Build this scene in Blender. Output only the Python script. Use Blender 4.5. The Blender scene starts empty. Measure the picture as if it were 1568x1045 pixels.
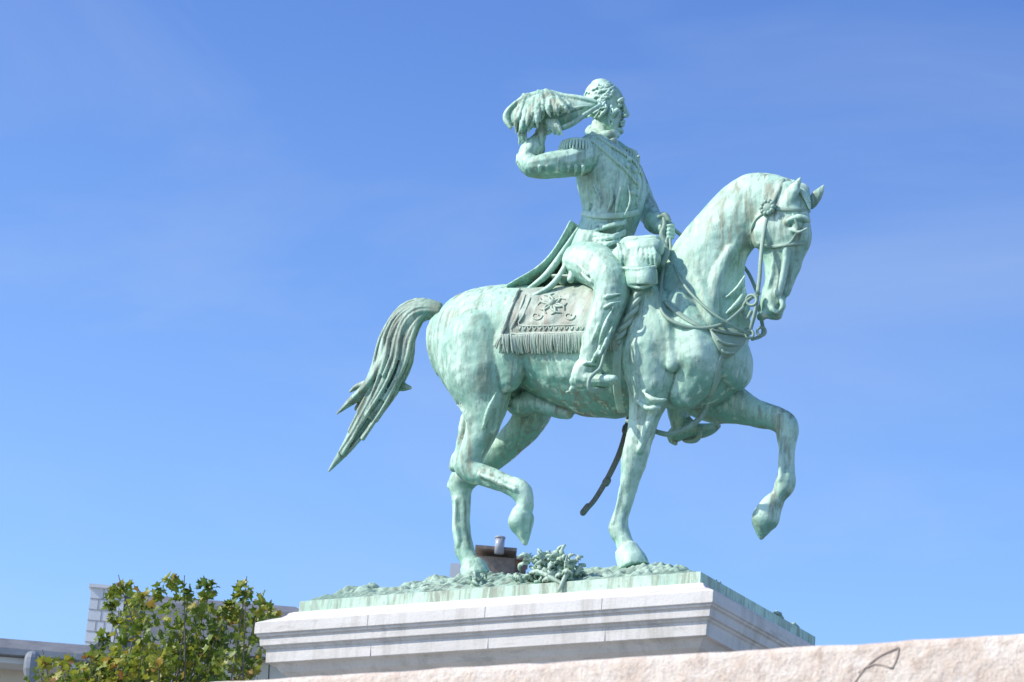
import bpy, math, random, bmesh
import numpy as np
from mathutils import Vector, Matrix, noise
from mathutils.bvhtree import BVHTree
random.seed(7); np.random.seed(7)
scene=bpy.context.scene
# ------------------------------------------------------------------ camera
PSI=math.radians(31.8); PIT=math.radians(19); ROLL=.08; FL=4788.0
sp,cp=math.sin(PSI),math.cos(PSI)
Rh=np.array([cp,sp,0]); Fh=np.array([-sp,cp,0]); Zv=np.array([0,0,1.])
Fw=math.cos(PIT)*Fh+math.sin(PIT)*Zv
Uv=-math.sin(PIT)*Fh+math.cos(PIT)*Zv
R2=math.cos(ROLL)*Rh+math.sin(ROLL)*Uv
U2=-math.sin(ROLL)*Rh+math.cos(ROLL)*Uv
LL,WW=3.72,2.07; ZT=7.86
def ray(px,py): return Fw+R2*((px-784)/FL)+U2*((522.5-py)/FL)
CAM=np.array([LL/2,-WW/2,ZT])-24.0*ray(1073,875)
Y0=-.25
def onplane(px,py,y):
    d=ray(px,py); return CAM+d*((y-CAM[1])/d[1])
def S(px,py,l=0.): return onplane(px,py,Y0+l)
def dep(P): return float(np.dot(P-CAM,Fw))
def proj(P):
    v=P-CAM; t=np.dot(v,Fw); return np.array([784+FL*np.dot(v,R2)/t,522.5-FL*np.dot(v,U2)/t])
def at(px,py,t): return CAM+t*ray(px,py)
cd=bpy.data.cameras.new("camera"); cam=bpy.data.objects.new("camera",cd); scene.collection.objects.link(cam)
mw=Matrix.Identity(4)
for i in range(3):
    mw[i][0]=R2[i]; mw[i][1]=U2[i]; mw[i][2]=-Fw[i]; mw[i][3]=CAM[i]
cam.matrix_world=mw
cd.sensor_width=36; cd.lens=FL/1568*36; cd.clip_end=3000; cd.clip_start=.1
cd.dof.use_dof=True; cd.dof.focus_distance=24.6; cd.dof.aperture_fstop=9
scene.camera=cam
# ------------------------------------------------------------------ mesh tools
def cr(P,n):
    P=np.array(P,float); k=len(P); out=[]
    for i in range(k-1):
        p0=P[max(i-1,0)];p1=P[i];p2=P[i+1];p3=P[min(i+2,k-1)]
        for j in range(n):
            t=j/n
            out.append(.5*((2*p1)+(-p0+p2)*t+(2*p0-5*p1+4*p2-p3)*t*t+(-p0+3*p1-3*p2+p3)*t**3))
    out.append(P[-1]); return np.array(out)
def nrm(v):
    return v/(np.linalg.norm(v)+1e-12)
class M:
    def __init__(s): s.V=[]; s.F=[]
    def rings(s,R):
        b=len(s.V); n=len(R[0])
        for r in R: s.V.extend([tuple(p) for p in r])
        for i in range(len(R)-1):
            for j in range(n):
                k=(j+1)%n
                s.F.append((b+i*n+j,b+i*n+k,b+(i+1)*n+k,b+(i+1)*n+j))
        s.F.append(tuple(b+j for j in range(n))[::-1])
        s.F.append(tuple(b+(len(R)-1)*n+j for j in range(n)))
    def tube3(s,pts,fy=1.,n=4,seg=12,cap=True):
        C=cr(pts,n); pos=C[:,:3]; r=np.maximum(C[:,3],5e-4)
        T=np.gradient(pos,axis=0); T=np.array([nrm(t) for t in T])
        u=nrm(np.cross(T[0],[0.02,1,0.03])) if abs(T[0][1])<.9 else nrm(np.cross(T[0],[1,0,0]))
        ang=np.linspace(0,2*math.pi,seg,endpoint=False); ca=np.cos(ang)[:,None]; sa=np.sin(ang)[:,None]
        R=[]
        fr=[]
        for i in range(len(pos)):
            u=nrm(u-T[i]*np.dot(u,T[i])); v=np.cross(T[i],u); fr.append((u,v))
        def ring(c,rr,f):
            o=(ca*f[0]+sa*f[1])*rr; o=o*np.array([1,fy,1]); return c+o
        if cap:
            for a in (75,50,25):
                a=math.radians(a); R.append(ring(pos[0]-T[0]*r[0]*math.sin(a),r[0]*math.cos(a),fr[0]))
        for i in range(len(pos)): R.append(ring(pos[i],r[i],fr[i]))
        if cap:
            for a in (25,50,75):
                a=math.radians(a); R.append(ring(pos[-1]+T[-1]*r[-1]*math.sin(a),r[-1]*math.cos(a),fr[-1]))
        s.rings(R)
    def tube(s,pts,fy=1.,n=4,seg=12,cap=True):  # (x,y,lateral,r)
        Q=[]
        for p in pts:
            P=S(p[0],p[1],p[2]); Q.append([*P,p[3]*dep(P)/FL])
        s.tube3(Q,fy,n,seg,cap)
    def loft(s,st,n=4,seg=28,capk=.6,ex=1.0):  # (xa,ya,xb,yb,lat,w)
        L=[]
        for (xa,ya,xb,yb,l,w) in st:
            A=S(xa,ya,l);B=S(xb,yb,l); c=(A+B)/2; nv=(B-A); a0=np.linalg.norm(nv)/2
            m=np.array([xb-xa,yb-ya]); Ap=np.linalg.norm(m)/2; m=m/(2*Ap)
            q=proj(c+np.array([0,w,0]))-proj(c); qm=abs(np.dot(q,m))
            a=a0*math.sqrt(max(.3,1-(qm/Ap)**2)); nv=nrm(nv)*a
            L.append([*c,*nv,w])
        C=cr(L,n); ang=np.linspace(0,2*math.pi,seg,endpoint=False)
        def pw(x): return np.sign(x)*np.abs(x)**ex
        ca=pw(np.cos(ang))[:,None]; sa=pw(np.sin(ang))[:,None]
        R=[]
        T=np.gradient(C[:,:3],axis=0)
        def ring(q,k,off): return q[:3]+off+ca*q[3:6]*k+sa*np.array([0,1,0])*q[6]*k
        r0=min(np.linalg.norm(C[0][3:6]),C[0][6])*capk; r1=min(np.linalg.norm(C[-1][3:6]),C[-1][6])*capk
        for a in (75,55,35,18):
            a=math.radians(a); R.append(ring(C[0],math.cos(a),-nrm(T[0])*r0*math.sin(a)))
        for q in C: R.append(ring(q,1,0))
        for a in (18,35,55,75):
            a=math.radians(a); R.append(ring(C[-1],math.cos(a),nrm(T[-1])*r1*math.sin(a)))
        s.rings(R)
    def ball(s,c,rx,ry=None,rz=None,seg=16,rot=0):
        ry=ry or rx; rz=rz or rx
        R=[]
        ct,st_=math.cos(rot),math.sin(rot)
        for i in range(1,seg//2):
            th=math.pi*i/(seg//2); ring=[]
            for j in range(seg):
                ph=2*math.pi*j/seg
                x=rx*math.sin(th)*math.cos(ph); y=ry*math.sin(th)*math.sin(ph); z=rz*math.cos(th)
                ring.append(np.array(c)+np.array([x*ct+z*st_,y,-x*st_+z*ct]))
            R.append(ring)
        s.rings(R)
    def ribbon(s,PN,w,th,n=3):
        D=cr([[*p,*q] for p,q in PN],n); pos=D[:,:3]; T=np.gradient(pos,axis=0); R=[]
        for i in range(len(pos)):
            N=nrm(D[i,3:]); sd=nrm(np.cross(T[i],N)); p=pos[i]
            R.append([p+sd*w/2-N*th/2,p+sd*w/2+N*th*.4,p+sd*w*.35+N*th*.6,p-sd*w*.35+N*th*.6,p-sd*w/2+N*th*.4,p-sd*w/2-N*th/2])
        s.rings(R)
    def rope(s,pts,r,turns=None,strands=2):
        D=cr(pts,8); L=np.sum(np.linalg.norm(np.diff(D[:,:3],axis=0),axis=1)); turns=turns or L/(r*5)
        N=int(max(12,turns*7)); idx=np.linspace(0,len(D)-1,N)
        P=np.array([[np.interp(i,range(len(D)),D[:,k]) for k in range(3)] for i in idx])
        T=np.gradient(P,axis=0)
        for q in range(strands):
            O=[]
            for i in range(N):
                t=nrm(T[i]); u=nrm(np.cross(t,[0,1,.1])); v=np.cross(t,u); a=2*math.pi*(turns*i/N+q/strands)
                O.append([*(P[i]+(u*math.cos(a)+v*math.sin(a))*r*.55),r*.62])
            s.tube3(O,n=1,seg=6)
    def box(s,c,ax,ay,az):
        b=len(s.V); c=np.array(c,float)
        for i in (-1,1):
            for j in (-1,1):
                for k in (-1,1): s.V.append(tuple(c+i*ax+j*ay+k*az))
        for f in ((0,1,3,2),(4,6,7,5),(0,4,5,1),(2,3,7,6),(0,2,6,4),(1,5,7,3)): s.F.append(tuple(b+i for i in f))
    def mirror(s,y=None):
        y=Y0 if y is None else y
        b=len(s.V); V=[(v[0],2*y-v[1],v[2]) for v in s.V]; F=[tuple(b+i for i in f)[::-1] for f in s.F]
        s.V+=V; s.F+=F
    def obj(s,name,mat,parent=None,smooth=True):
        me=bpy.data.meshes.new(name); me.from_pydata([tuple(map(float,v)) for v in s.V],[],s.F); me.update()
        bm=bmesh.new(); bm.from_mesh(me); bmesh.ops.recalc_face_normals(bm,faces=bm.faces); bm.to_mesh(me); bm.free()
        o=bpy.data.objects.new(name,me); scene.collection.objects.link(o)
        if mat: me.materials.append(mat)
        if smooth: me.polygons.foreach_set("use_smooth",[True]*len(me.polygons))
        if parent: o.parent=parent
        return o
def empty(name):
    o=bpy.data.objects.new(name,None); scene.collection.objects.link(o); return o
def remesh(o,vox,it,mat,fac=.5):
    m=o.modifiers.new("r","REMESH"); m.mode='VOXEL'; m.voxel_size=vox
    m2=o.modifiers.new("s","SMOOTH"); m2.factor=fac; m2.iterations=it
    dg=bpy.context.evaluated_depsgraph_get(); e=o.evaluated_get(dg)
    me=bpy.data.meshes.new_from_object(e); o.modifiers.clear(); old=o.data; o.data=me; me.materials.clear(); me.materials.append(mat)
    me.polygons.foreach_set("use_smooth",[True]*len(me.polygons)); bpy.data.meshes.remove(old)
def displace(o,fn):
    me=o.data; n=len(me.vertices); co=np.empty(n*3)
    me.vertices.foreach_get("co",co)
    nn=[v.normal.copy() for v in me.vertices]; co=co.reshape(-1,3)
    for i in range(n):
        d=fn(co[i]); co[i]+=np.array(nn[i])*d
    me.vertices.foreach_set("co",co.ravel()); me.update()
# ------------------------------------------------------------------ materials
def newmat(name):
    m=bpy.data.materials.new(name); m.use_nodes=True; nt=m.node_tree; b=nt.nodes["Principled BSDF"]; return m,nt,b
def ramp(nt,fac,stops):
    r=nt.nodes.new("ShaderNodeValToRGB"); e=r.color_ramp.elements
    while len(e)<len(stops): e.new(.5)
    for i,(p,c) in enumerate(stops):
        e[i].position=p; e[i].color=(*c,1) if len(c)==3 else c
    nt.links.new(fac,r.inputs[0]); return r.outputs[0]
def g3(v): return (v,v,v)
def nz(nt,scale,detail=5,rough=.6,sc=(1,1,1),dist=0):
    tc=nt.nodes.new("ShaderNodeTexCoord"); mp=nt.nodes.new("ShaderNodeMapping"); mp.inputs["Scale"].default_value=sc
    n=nt.nodes.new("ShaderNodeTexNoise"); n.inputs["Scale"].default_value=scale; n.inputs["Detail"].default_value=detail; n.inputs["Roughness"].default_value=rough; n.inputs["Distortion"].default_value=dist
    nt.links.new(tc.outputs["Object"],mp.inputs[0]); nt.links.new(mp.outputs[0],n.inputs["Vector"]); return n.outputs["Fac"]
def mix(nt,fac,a,b,mode='MIX'):
    m=nt.nodes.new("ShaderNodeMix"); m.data_type='RGBA'; m.blend_type=mode
    for v,i in ((fac,0),(a,6),(b,7)):
        if isinstance(v,(int,float)): m.inputs[i].default_value=v
        elif isinstance(v,tuple): m.inputs[i].default_value=(*v,1)
        else: nt.links.new(v,m.inputs[i])
    return m.outputs[2]
def bump(nt,b,h,st,dist):
    bp=nt.nodes.new("ShaderNodeBump"); bp.inputs["Strength"].default_value=st; bp.inputs["Distance"].default_value=dist
    nt.links.new(h,bp.inputs["Height"]); nt.links.new(bp.outputs[0],b.inputs["Normal"])
def bronze(name,light=(.62,.82,.64),mid=(.33,.56,.42),dark=(.03,.05,.032),brown=(.21,.225,.14),teal=(.12,.37,.28),bias=-.01,pt=True,brownk=.85):
    m,nt,b=newmat(name)
    c=mix(nt,ramp(nt,nz(nt,1.5,6,.62,(1,1,.8),.5),[(.38,g3(0)),(.58,g3(.85))]),mid,light)
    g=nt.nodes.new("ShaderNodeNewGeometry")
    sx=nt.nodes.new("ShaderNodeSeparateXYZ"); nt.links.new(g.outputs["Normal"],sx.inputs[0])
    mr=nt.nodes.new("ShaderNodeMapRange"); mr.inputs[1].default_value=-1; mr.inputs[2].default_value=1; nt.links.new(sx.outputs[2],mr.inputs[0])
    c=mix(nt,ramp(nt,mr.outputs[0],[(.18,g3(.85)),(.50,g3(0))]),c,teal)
    mask=ramp(nt,nz(nt,.9,4,.55),[(.36,g3(.1)),(.56,g3(1))])
    s1=ramp(nt,nz(nt,5.0,5,.6,(2.4,2.4,.35),.5),[(.47-bias,g3(0)),(.61-bias,g3(brownk))])
    c=mix(nt,mix(nt,1.,s1,mask,'MULTIPLY'),c,brown)
    s2=ramp(nt,nz(nt,11,5,.65,(2,2,.25),.3),[(.53,g3(0)),(.65,g3(.65))])
    c=mix(nt,s2,c,mix(nt,.45,dark,mid))
    s3=ramp(nt,nz(nt,8,5,.65,(1.6,1.6,.3),.3),[(.55,g3(0)),(.67,g3(.8))])
    c=mix(nt,s3,c,light)
    spk=nz(nt,34,6,.72,(1,1,.7))
    c=mix(nt,ramp(nt,spk,[(.56,g3(0)),(.68,g3(.65))]),c,brown)
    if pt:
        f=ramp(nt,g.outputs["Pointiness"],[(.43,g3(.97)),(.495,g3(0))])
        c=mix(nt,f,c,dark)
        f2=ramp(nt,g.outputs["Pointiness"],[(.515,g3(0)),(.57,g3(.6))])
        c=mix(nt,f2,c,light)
    nt.links.new(c,b.inputs["Base Color"]); b.inputs["Roughness"].default_value=.52
    b.inputs["Specular IOR Level"].default_value=.5
    bump(nt,b,nz(nt,48,6,.75),.5,.008)
    return m
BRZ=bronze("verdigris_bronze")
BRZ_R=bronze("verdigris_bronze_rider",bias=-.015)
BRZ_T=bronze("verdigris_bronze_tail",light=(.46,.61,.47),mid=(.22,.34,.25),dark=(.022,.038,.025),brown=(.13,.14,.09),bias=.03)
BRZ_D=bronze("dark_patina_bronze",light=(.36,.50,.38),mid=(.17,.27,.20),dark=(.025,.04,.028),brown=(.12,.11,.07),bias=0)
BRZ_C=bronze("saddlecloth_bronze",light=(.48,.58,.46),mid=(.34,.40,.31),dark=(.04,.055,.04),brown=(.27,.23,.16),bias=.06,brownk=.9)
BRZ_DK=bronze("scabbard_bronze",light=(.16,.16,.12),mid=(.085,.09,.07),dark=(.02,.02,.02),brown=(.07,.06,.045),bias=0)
# ------------------------------------------------------------------ statue
statue=empty("equestrian_statue")
H=M()
H.loft([(683,478,680,585,0,.24),(702,457,705,618,0,.35),(740,441,745,622,0,.41),(785,436,795,602,0,.41),(840,438,850,626,0,.43),
        (900,436,905,641,0,.445),(950,425,960,638,0,.43),(1000,408,1008,628,0,.39),(1050,430,1056,628,0,.36),(1092,468,1092,620,0,.33),(1122,500,1118,600,0,.26)])
H.loft([(985,425,1105,600,0,.33),(1018,392,1140,548,0,.27),(1045,358,1147,490,0,.22),(1072,325,1139,440,0,.18),(1102,293,1142,402,0,.155),(1136,270,1160,374,0,.14),
        (1175,266,1182,365,0,.13),(1207,274,1200,350,0,.11)])
H.loft([(1172,296,1226,287,0,.10),(1156,322,1240,315,0,.135),(1153,350,1244,345,0,.155),(1160,380,1241,372,0,.14),(1168,405,1226,400,0,.105),(1170,428,1214,425,0,.088),
        (1166,450,1205,450,0,.085),(1162,468,1203,468,0,.085),(1168,482,1198,483,0,.07)])
for l in(-1,1):
    H.ball(S(1176,350,.10*l),.16,.07,.20,rot=.3)
    H.ball(S(1222,345,.125*l),.05,.035,.045)
    H.tube([(1206,340,.145*l,5),(1222,333,.155*l,6),(1238,338,.12*l,5)])
    H.tube([(1212,352,.135*l,3),(1224,356,.14*l,3),(1236,350,.12*l,3)])
    H.tube([(1195,460,.075*l,5),(1199,470,.085*l,5),(1190,479,.075*l,4),(1183,473,.08*l,4)])
    H.tube([(1205,380,.10*l,6),(1200,420,.085*l,6),(1192,450,.08*l,6)])
    H.tube([(1186,385,.10*l,4),(1182,415,.09*l,4),(1176,440,.085*l,3)])
H.tube([(1168,482,-.06,6),(1166,486,0,7),(1168,482,.06,6)])
H.tube([(1238,350,0,6),(1222,405,0,6),(1205,450,0,6)])
def ear(b,t,l):
    A=S(*b,l);B=S(*t,l); r=.06
    H.tube3([[*(A*1.0),r*.9],[*(A*.62+B*.38),r*1.0],[*(A*.3+B*.7),r*.6],[*B,.008]],fy=.55)
ear((1207,308),(1226,272),-.11); ear((1243,314),(1263,281),.10)
# muscles
H.tube([(985,470,-.30,42),(1005,530,-.30,50),(1000,580,-.26,42)],fy=.6)
H.tube([(1040,470,-.24,26),(1062,530,-.24,42),(1070,565,-.2,42),(1050,600,-.18,28)],fy=.8)
H.tube([(1100,520,.16,25),(1112,550,.18,36),(1112,580,.18,30)],fy=.9)
H.tube([(985,470,.30,42),(1010,530,.30,50),(1020,580,.26,42)],fy=.6)
H.tube([(700,500,-.22,34),(712,545,-.24,48),(725,590,-.24,40)],fy=.7)
H.tube([(770,480,-.28,22),(780,530,-.33,34),(778,575,-.3,28)],fy=.6)
H.tube([(700,500,.22,34),(720,545,.24,48),(750,590,.24,40)],fy=.7)
H.tube([(1045,400,-.13,10),(1075,440,-.2,14),(1090,500,-.22,18)])
H.tube([(1120,385,-.12,12),(1100,430,-.15,17),(1085,490,-.2,20)])
H.tube([(1000,450,-.36,8),(1022,500,-.38,10),(1030,560,-.36,10)])
# skin folds
for p in ([(985,600,-.42,2),(1000,612,-.45,4),(1020,612,-.42,2)],[(975,615,-.40,2),(992,626,-.42,4),(1010,624,-.40,2)],
          [(1142,420,-.12,2),(1130,440,-.16,4),(1112,455,-.19,2)],[(1142,440,-.10,2),(1132,462,-.15,4),(1112,480,-.2,2)],
          [(760,600,-.40,2),(750,625,-.40,5),(740,655,-.37,3)],[(700,620,-.38,2),(716,640,-.36,4),(722,668,-.34,2)]):
    H.tube(p,n=3,seg=8)
# near hind (lifted)
H.tube([(735,530,-.22,62),(738,580,-.24,56),(742,618,-.24,40),(741,645,-.24,30),(733,672,-.24,24.5),(722,695,-.24,22),(716,712,-.24,23),(727,724,-.24,18),(748,731,-.24,15.5),(775,741,-.24,14.5),(795,751,-.24,16.5),(802,762,-.24,15.5)],fy=.85,seg=20)
H.tube([(700,700,-.24,9),(695,716,-.24,8)])
H.tube([(712,640,-.24,8),(706,670,-.24,7),(700,700,-.24,6)])
H.tube([(735,727,-.32,3),(765,739,-.32,3.5),(790,750,-.32,4)])
H.tube([(800,757,-.24,15),(804,772,-.24,12.5),(802,782,-.24,13),(800,786,-.24,17.5),(798,801,-.24,20),(801,816,-.24,13),(804,831,-.24,5)],fy=1.0,seg=18)
# far hind (planted)
H.tube([(800,560,.24,60),(812,605,.24,48),(812,640,.24,32),(790,668,.24,25),(763,693,.24,22),(733,716,.24,22),(710,736,.24,22),(706,756,.24,17.5),(706,780,.24,14),(706,805,.24,13),(709,828,.24,13.5),(712,844,.24,15.5),(718,857,.24,14),(724,868,.24,17)],fy=.85,seg=20)
H.tube([(700,728,.24,8),(692,744,.24,8)])
H.tube([(698,765,.17,4),(698,800,.17,4),(702,835,.17,4)])
H.tube([(723,866,.24,19),(727,874,.24,21),(730,886,.24,24)],seg=18,cap=False)
# near fore (planted)
H.tube([(1000,540,-.25,50),(998,585,-.25,42),(992,615,-.25,31),(986,640,-.25,25),(979,672,-.25,21.5),(973,700,-.25,20),(968,722,-.25,18.5),(962,748,-.25,14.5),(956,772,-.25,13.5),(950,795,-.25,14),(948,811,-.25,16),(955,828,-.25,14),(960,838,-.25,15)],fy=.9,seg=20)
H.tube([(960,840,-.25,19),(964,848,-.25,21),(970,864,-.25,25),(972,872,-.25,26)],seg=18,cap=False)
H.tube([(975,695,-.28,9),(972,712,-.28,9)])
H.tube([(955,730,-.31,4),(946,770,-.31,4),(940,802,-.31,4)]); H.tube([(1000,630,-.34,5),(990,660,-.34,6),(980,690,-.33,4)])
# far fore (lifted)
H.tube([(1065,590,.25,45),(1090,610,.26,39),(1125,622,.26,30),(1158,634,.26,22),(1186,641,.26,20),(1203,652,.26,19),(1205,672,.26,15.5),(1205,700,.26,13),(1205,722,.26,13.5),(1203,742,.26,17),(1195,758,.26,14.5),(1186,770,.26,14)],fy=.85,seg=20)
H.tube([(1186,770,.26,17),(1180,778,.26,20),(1171,797,.26,22),(1167,815,.26,12),(1166,823,.26,5)],seg=18)
H.tube([(1197,665,.19,3.5),(1196,700,.19,3.5),(1196,735,.19,4)]); H.tube([(1110,612,.16,5),(1150,626,.19,5),(1180,636,.2,4)])
H.ball(S(800,622,.0),.14,.12,.10); H.tube([(805,612,0,14),(845,628,0,12),(870,635,0,8)])
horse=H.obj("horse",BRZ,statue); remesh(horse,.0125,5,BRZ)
def hd(c):
    v=Vector(c)
    return .013*noise.noise(v*2.6)+.009*noise.noise(v*6.5)+.004*noise.noise(v*15)+.0016*noise.noise(v*34)
displace(horse,hd)
def bvh(o):
    me=o.data; return BVHTree.FromPolygons([v.co.copy() for v in me.vertices],[p.vertices[:] for p in me.polygons])
HB=bvh(horse)
def surf(px,py,off=0.,tree=None,l=-.3):
    d=ray(px,py); h=(tree or HB).ray_cast(Vector(CAM),Vector(d).normalized())
    if h[0] is None: return S(px,py,l),np.array([0,-1.,0])
    n=np.array(h[1]); 
    if np.dot(n,d)>0: n=-n
    return np.array(h[0])+n*off,n
# ---- tail
T=M()
main=[(672,476,0,9),(650,474,0,16),(628,485,0,24),(611,512,0,30),(603,548,0,33),(586,592,0,29),(561,636,0,23),(535,680,0,15),(504,721,0,3)]
T.tube([(a,b,c,d*.74) for a,b,c,d in main],fy=.8,seg=16)
for i in range(70):
    a=random.uniform(-1,1); b=random.choice((-1,-1,1))*random.uniform(.3,1); pts=[]; e=random.uniform(.6,1.0); ph=random.uniform(0,6)
    K=cr([(x,y,l,r) for x,y,l,r in main],3); ne=int(len(K)*e)
    for j in range(0,ne,2):
        x,y,l,r=K[j]; dx,dy=(K[min(j+1,len(K)-1)]-K[max(j-1,0)])[:2]; q=math.hypot(dx,dy)+1e-6; nx,ny=-dy/q,dx/q
        w=a*(r*.90)+1.8*math.sin(j*.55+ph); pts.append((x+nx*w,y+ny*w,l+b*math.sqrt(max(0,1-a*a))*r*.0046,max(1.2,4.5*(1-.5*j/len(K)))))
    if len(pts)>3: T.tube(pts,n=2,seg=7)
T.tube([(600,520,-.05,9),(585,560,-.06,12),(562,596,-.05,11),(540,613,-.04,7),(516,634,-.03,1.5)])
T.tube([(604,512,-.08,4),(586,552,-.12,5),(564,588,-.11,5),(545,606,-.09,3),(520,630,-.05,1)])
T.tube([(590,560,0,9),(570,585,0,8),(548,592,.02,5),(536,600,0,2)])
T.tube([(600,570,.05,9),(612,590,.05,9),(628,594,.03,3)])
tail=T.obj("tail",BRZ_T,statue); remesh(tail,.0075,1,BRZ_T,.35)
# ---- mane on far side
mn=M()
for i in range(60):
    t=i/59; xs=np.interp(t,[0,.25,.5,.75,1],[1030,1072,1112,1160,1216]); ys=np.interp(t,[0,.25,.5,.75,1],[378,328,288,268,276])
    P=S(xs,ys+3,0); q=random.uniform(.8,1.2)
    mn.tube3([[*P,.02],[*(P+np.array([.02,.07,-.02])),.024],[*(P+np.array([.03,.15,-.13*q])),.02],[*(P+np.array([.0,.2,-.3*q])),.006]],n=2,seg=6)
for i in range(9):
    mn.tube([(1210+i*2.2,284,-.06+.015*i,4),(1228+i,292+random.uniform(-2,3),-.05+.014*i,4),(1240,312+random.uniform(-6,8),-.04+.01*i,2)],n=2,seg=6)
mane=mn.obj("mane",BRZ,statue)
# ------------------------------------------------------------------ rider
R=M()
R.loft([(872,420,948,425,0,.28),(872,398,952,402,0,.30),(880,372,958,380,0,.27),(889,350,970,352,0,.235),(893,330,979,328,0,.225),(888,303,987,298,0,.255),
        (882,273,988,268,0,.30),(882,247,976,240,0,.32),(893,226,958,224,0,.27),(903,212,947,214,0,.15)],ex=.92)
R.tube([(922,222,0,24),(922,206,0,20),(924,190,0,19)],fy=.85)
R.loft([(905,131,938,128,0,.085),(897,142,950,138,0,.125),(894,154,955,149,0,.138),(895,165,954,160,0,.138),(903,178,955,173,0,.125),(913,190,954,186,0,.108),(924,201,952,200,0,.075)],seg=24,capk=.5)
R.tube([(952,155,0,3),(957,167,0,3.5),(960,175,0,4.3)],fy=.9)
R.tube([(957,178,-.03,3),(959,178,0,3.2),(957,178,.03,3)])
for l in (-1,1):
    R.tube([(954,153,.01*l,3),(953,152.5,.05*l,3.4),(948,155,.09*l,3)])
    R.tube([(945,170,.09*l,5),(940,175,.10*l,5)])
    R.ball(S(949,162,.052*l),.020)
    R.tube([(924,160,.135*l,2.4),(928,163,.15*l,2.4),(927,170,.15*l,2.4),(922,174,.135*l,2.2),(919,165,.14*l,2.4),(924,160,.135*l,2.2)])
R.tube([(951,187,-.045,2),(955.5,186,0,2.8),(951,187,.045,2)],n=3)
R.tube([(951,192,-.04,2),(955,192,0,2.8),(951,192,.04,2)],n=3)
R.ball(S(949,201,0),.035,.045,.03)
# collar
R.tube([(906,214,-.09,5),(925,222,-.16,5),(942,215,-.1,5)])
R.tube([(904,203,-.02,8),(916,208,-.12,8),(938,207,-.1,8),(943,206,.02,7),(930,200,.12,8),(908,198,.1,8),(903,203,-.02,8)],n=4)
# near arm
R.tube([(905,238,-.24,26),(888,245,-.34,24),(866,250,-.43,22),(840,254,-.5,20.5),(820,256,-.54,18)],fy=1)
R.tube([(815,256,-.54,17.5),(808,246,-.52,17.5),(813,232,-.5,16),(821,220,-.48,13.5),(827,210,-.47,10)])
R.tube([(812,235,-.5,18.5),(817,228,-.49,18)],seg=16)
R.ball(S(829,203,-.47),.06,.045,.065,rot=.4)
for k,(dx,ln) in enumerate(((0,17),(4.2,20),(8.2,19),(12,15))):
    x=823+dx
    R.tube([(x,202,-.49+.01*k,3.4),(x+3,195,-.52+.01*k,3.4),(x+8,190-ln*.3,-.50+.01*k,3.1),(x+9,184-ln*.2,-.455+.01*k,2.7)],n=3,seg=8)
R.tube([(832,206,-.44,4.2),(842,202,-.40,4),(847,194,-.385,3.4)],n=3,seg=8)
# far arm
R.tube([(935,236,.24,24),(952,250,.34,24),(970,280,.42,21),(985,312,.44,19),(995,330,.36,17),(1006,343,.22,14),(1013,349,.12,10)])
R.tube([(1001,338,.28,17),(1006,342,.22,18)],seg=16)
R.ball(S(1019,352,.06),.07,.07,.055,rot=.3)
for k in range(4):
    y=343+k*6.2
    R.tube([(1018,y,.10,3.5),(1028,y+1,.06,3.6),(1031,y+2,0,3.3),(1024,y+3,-.04,3.0),(1017,y+3,-.03,2.6)],n=3,seg=8)
R.tube([(1012,343,.02,4),(1019,337,.0,3.8),(1026,338,-.01,3.2)],n=3,seg=8)
# near leg
R.tube([(892,402,-.18,32),(912,407,-.3,34),(932,424,-.42,31),(937,445,-.48,29),(930,474,-.51,26),(918,506,-.53,23),(908,538,-.54,19.5),(900,566,-.54,16)],seg=20)
R.tube([(884,584,-.54,12),(895,580,-.54,15),(912,583,-.55,11.5),(930,583,-.56,9),(941,581,-.57,5.5)],fy=1.1)
R.tube([(882,592,-.54,7),(876,597,-.54,5)])
R.tube([(897,566,-.54,19.5),(892,578,-.54,18.5)])
# far leg
R.tube([(905,402,.18,32),(940,415,.34,33),(985,450,.46,30),(1010,500,.5,26),(1022,560,.53,22),(1035,610,.54,19),(1043,648,.54,16)],seg=20)
R.tube([(1032,668,.54,11),(1046,660,.54,14),(1066,660,.55,12),(1085,658,.56,10),(1098,652,.57,6)],fy=1.1)
R.tube([(1030,674,.54,7),(1034,679,.54,4)])
def fold(p): R.tube(p,n=3,seg=8)
for i in range(9):
    y=338+i*5.2+random.uniform(-2,2); x0=890-i*.6
    fold([(x0+2,y,-.12,1),(x0+25,y+6+random.uniform(-3,5),-.225-.006*i,3),(x0+52,y+2+random.uniform(-4,6),-.2-.006*i,3),(x0+72,y-3,-.1,1)])
for i in range(5):
    x=900+i*14; fold([(x,330,-.2,1.0),(x+3+i+random.uniform(-4,4),308,-.25+.015*i,2.4),(x+random.uniform(-8,8)+i,284,-.29+.025*i,1)])
for i in range(7):
    x=822+i*11; fold([(x,243,-.5+.03*i,1),(x+5,256,-.615+.03*i,3),(x+2,270,-.53+.03*i,1)])
for (a,b,c,l) in [((885,392),(905,405),(930,410),-.5),((884,405),(902,420),(926,430),-.54),((890,418),(906,432),(930,446),-.59),((905,380),(925,392),(945,412),-.46),
    ((950,450),(930,455),(912,462),-.64),((952,462),(935,466),(915,480),-.65),((940,470),(926,500),(915,535),-.66),((925,480),(912,510),(900,545),-.65),((938,500),(925,530),(912,560),-.64),
    ((905,480),(897,515),(888,548),-.62),((925,520),(912,545),(903,565),-.635),((885,560),(898,556),(914,560),-.64)]:
    fold([(*a,l+.06,1.2),(*b,l,3.4),(*c,l+.06,1.2)])
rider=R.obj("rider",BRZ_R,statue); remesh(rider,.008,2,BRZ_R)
def rd(c):
    v=Vector(c); return .007*noise.noise(Vector((v.x*9,v.y*6,v.z*4)))+.0035*noise.noise(v*22)
displace(rider,rd)
RB=bvh(rider)
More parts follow.
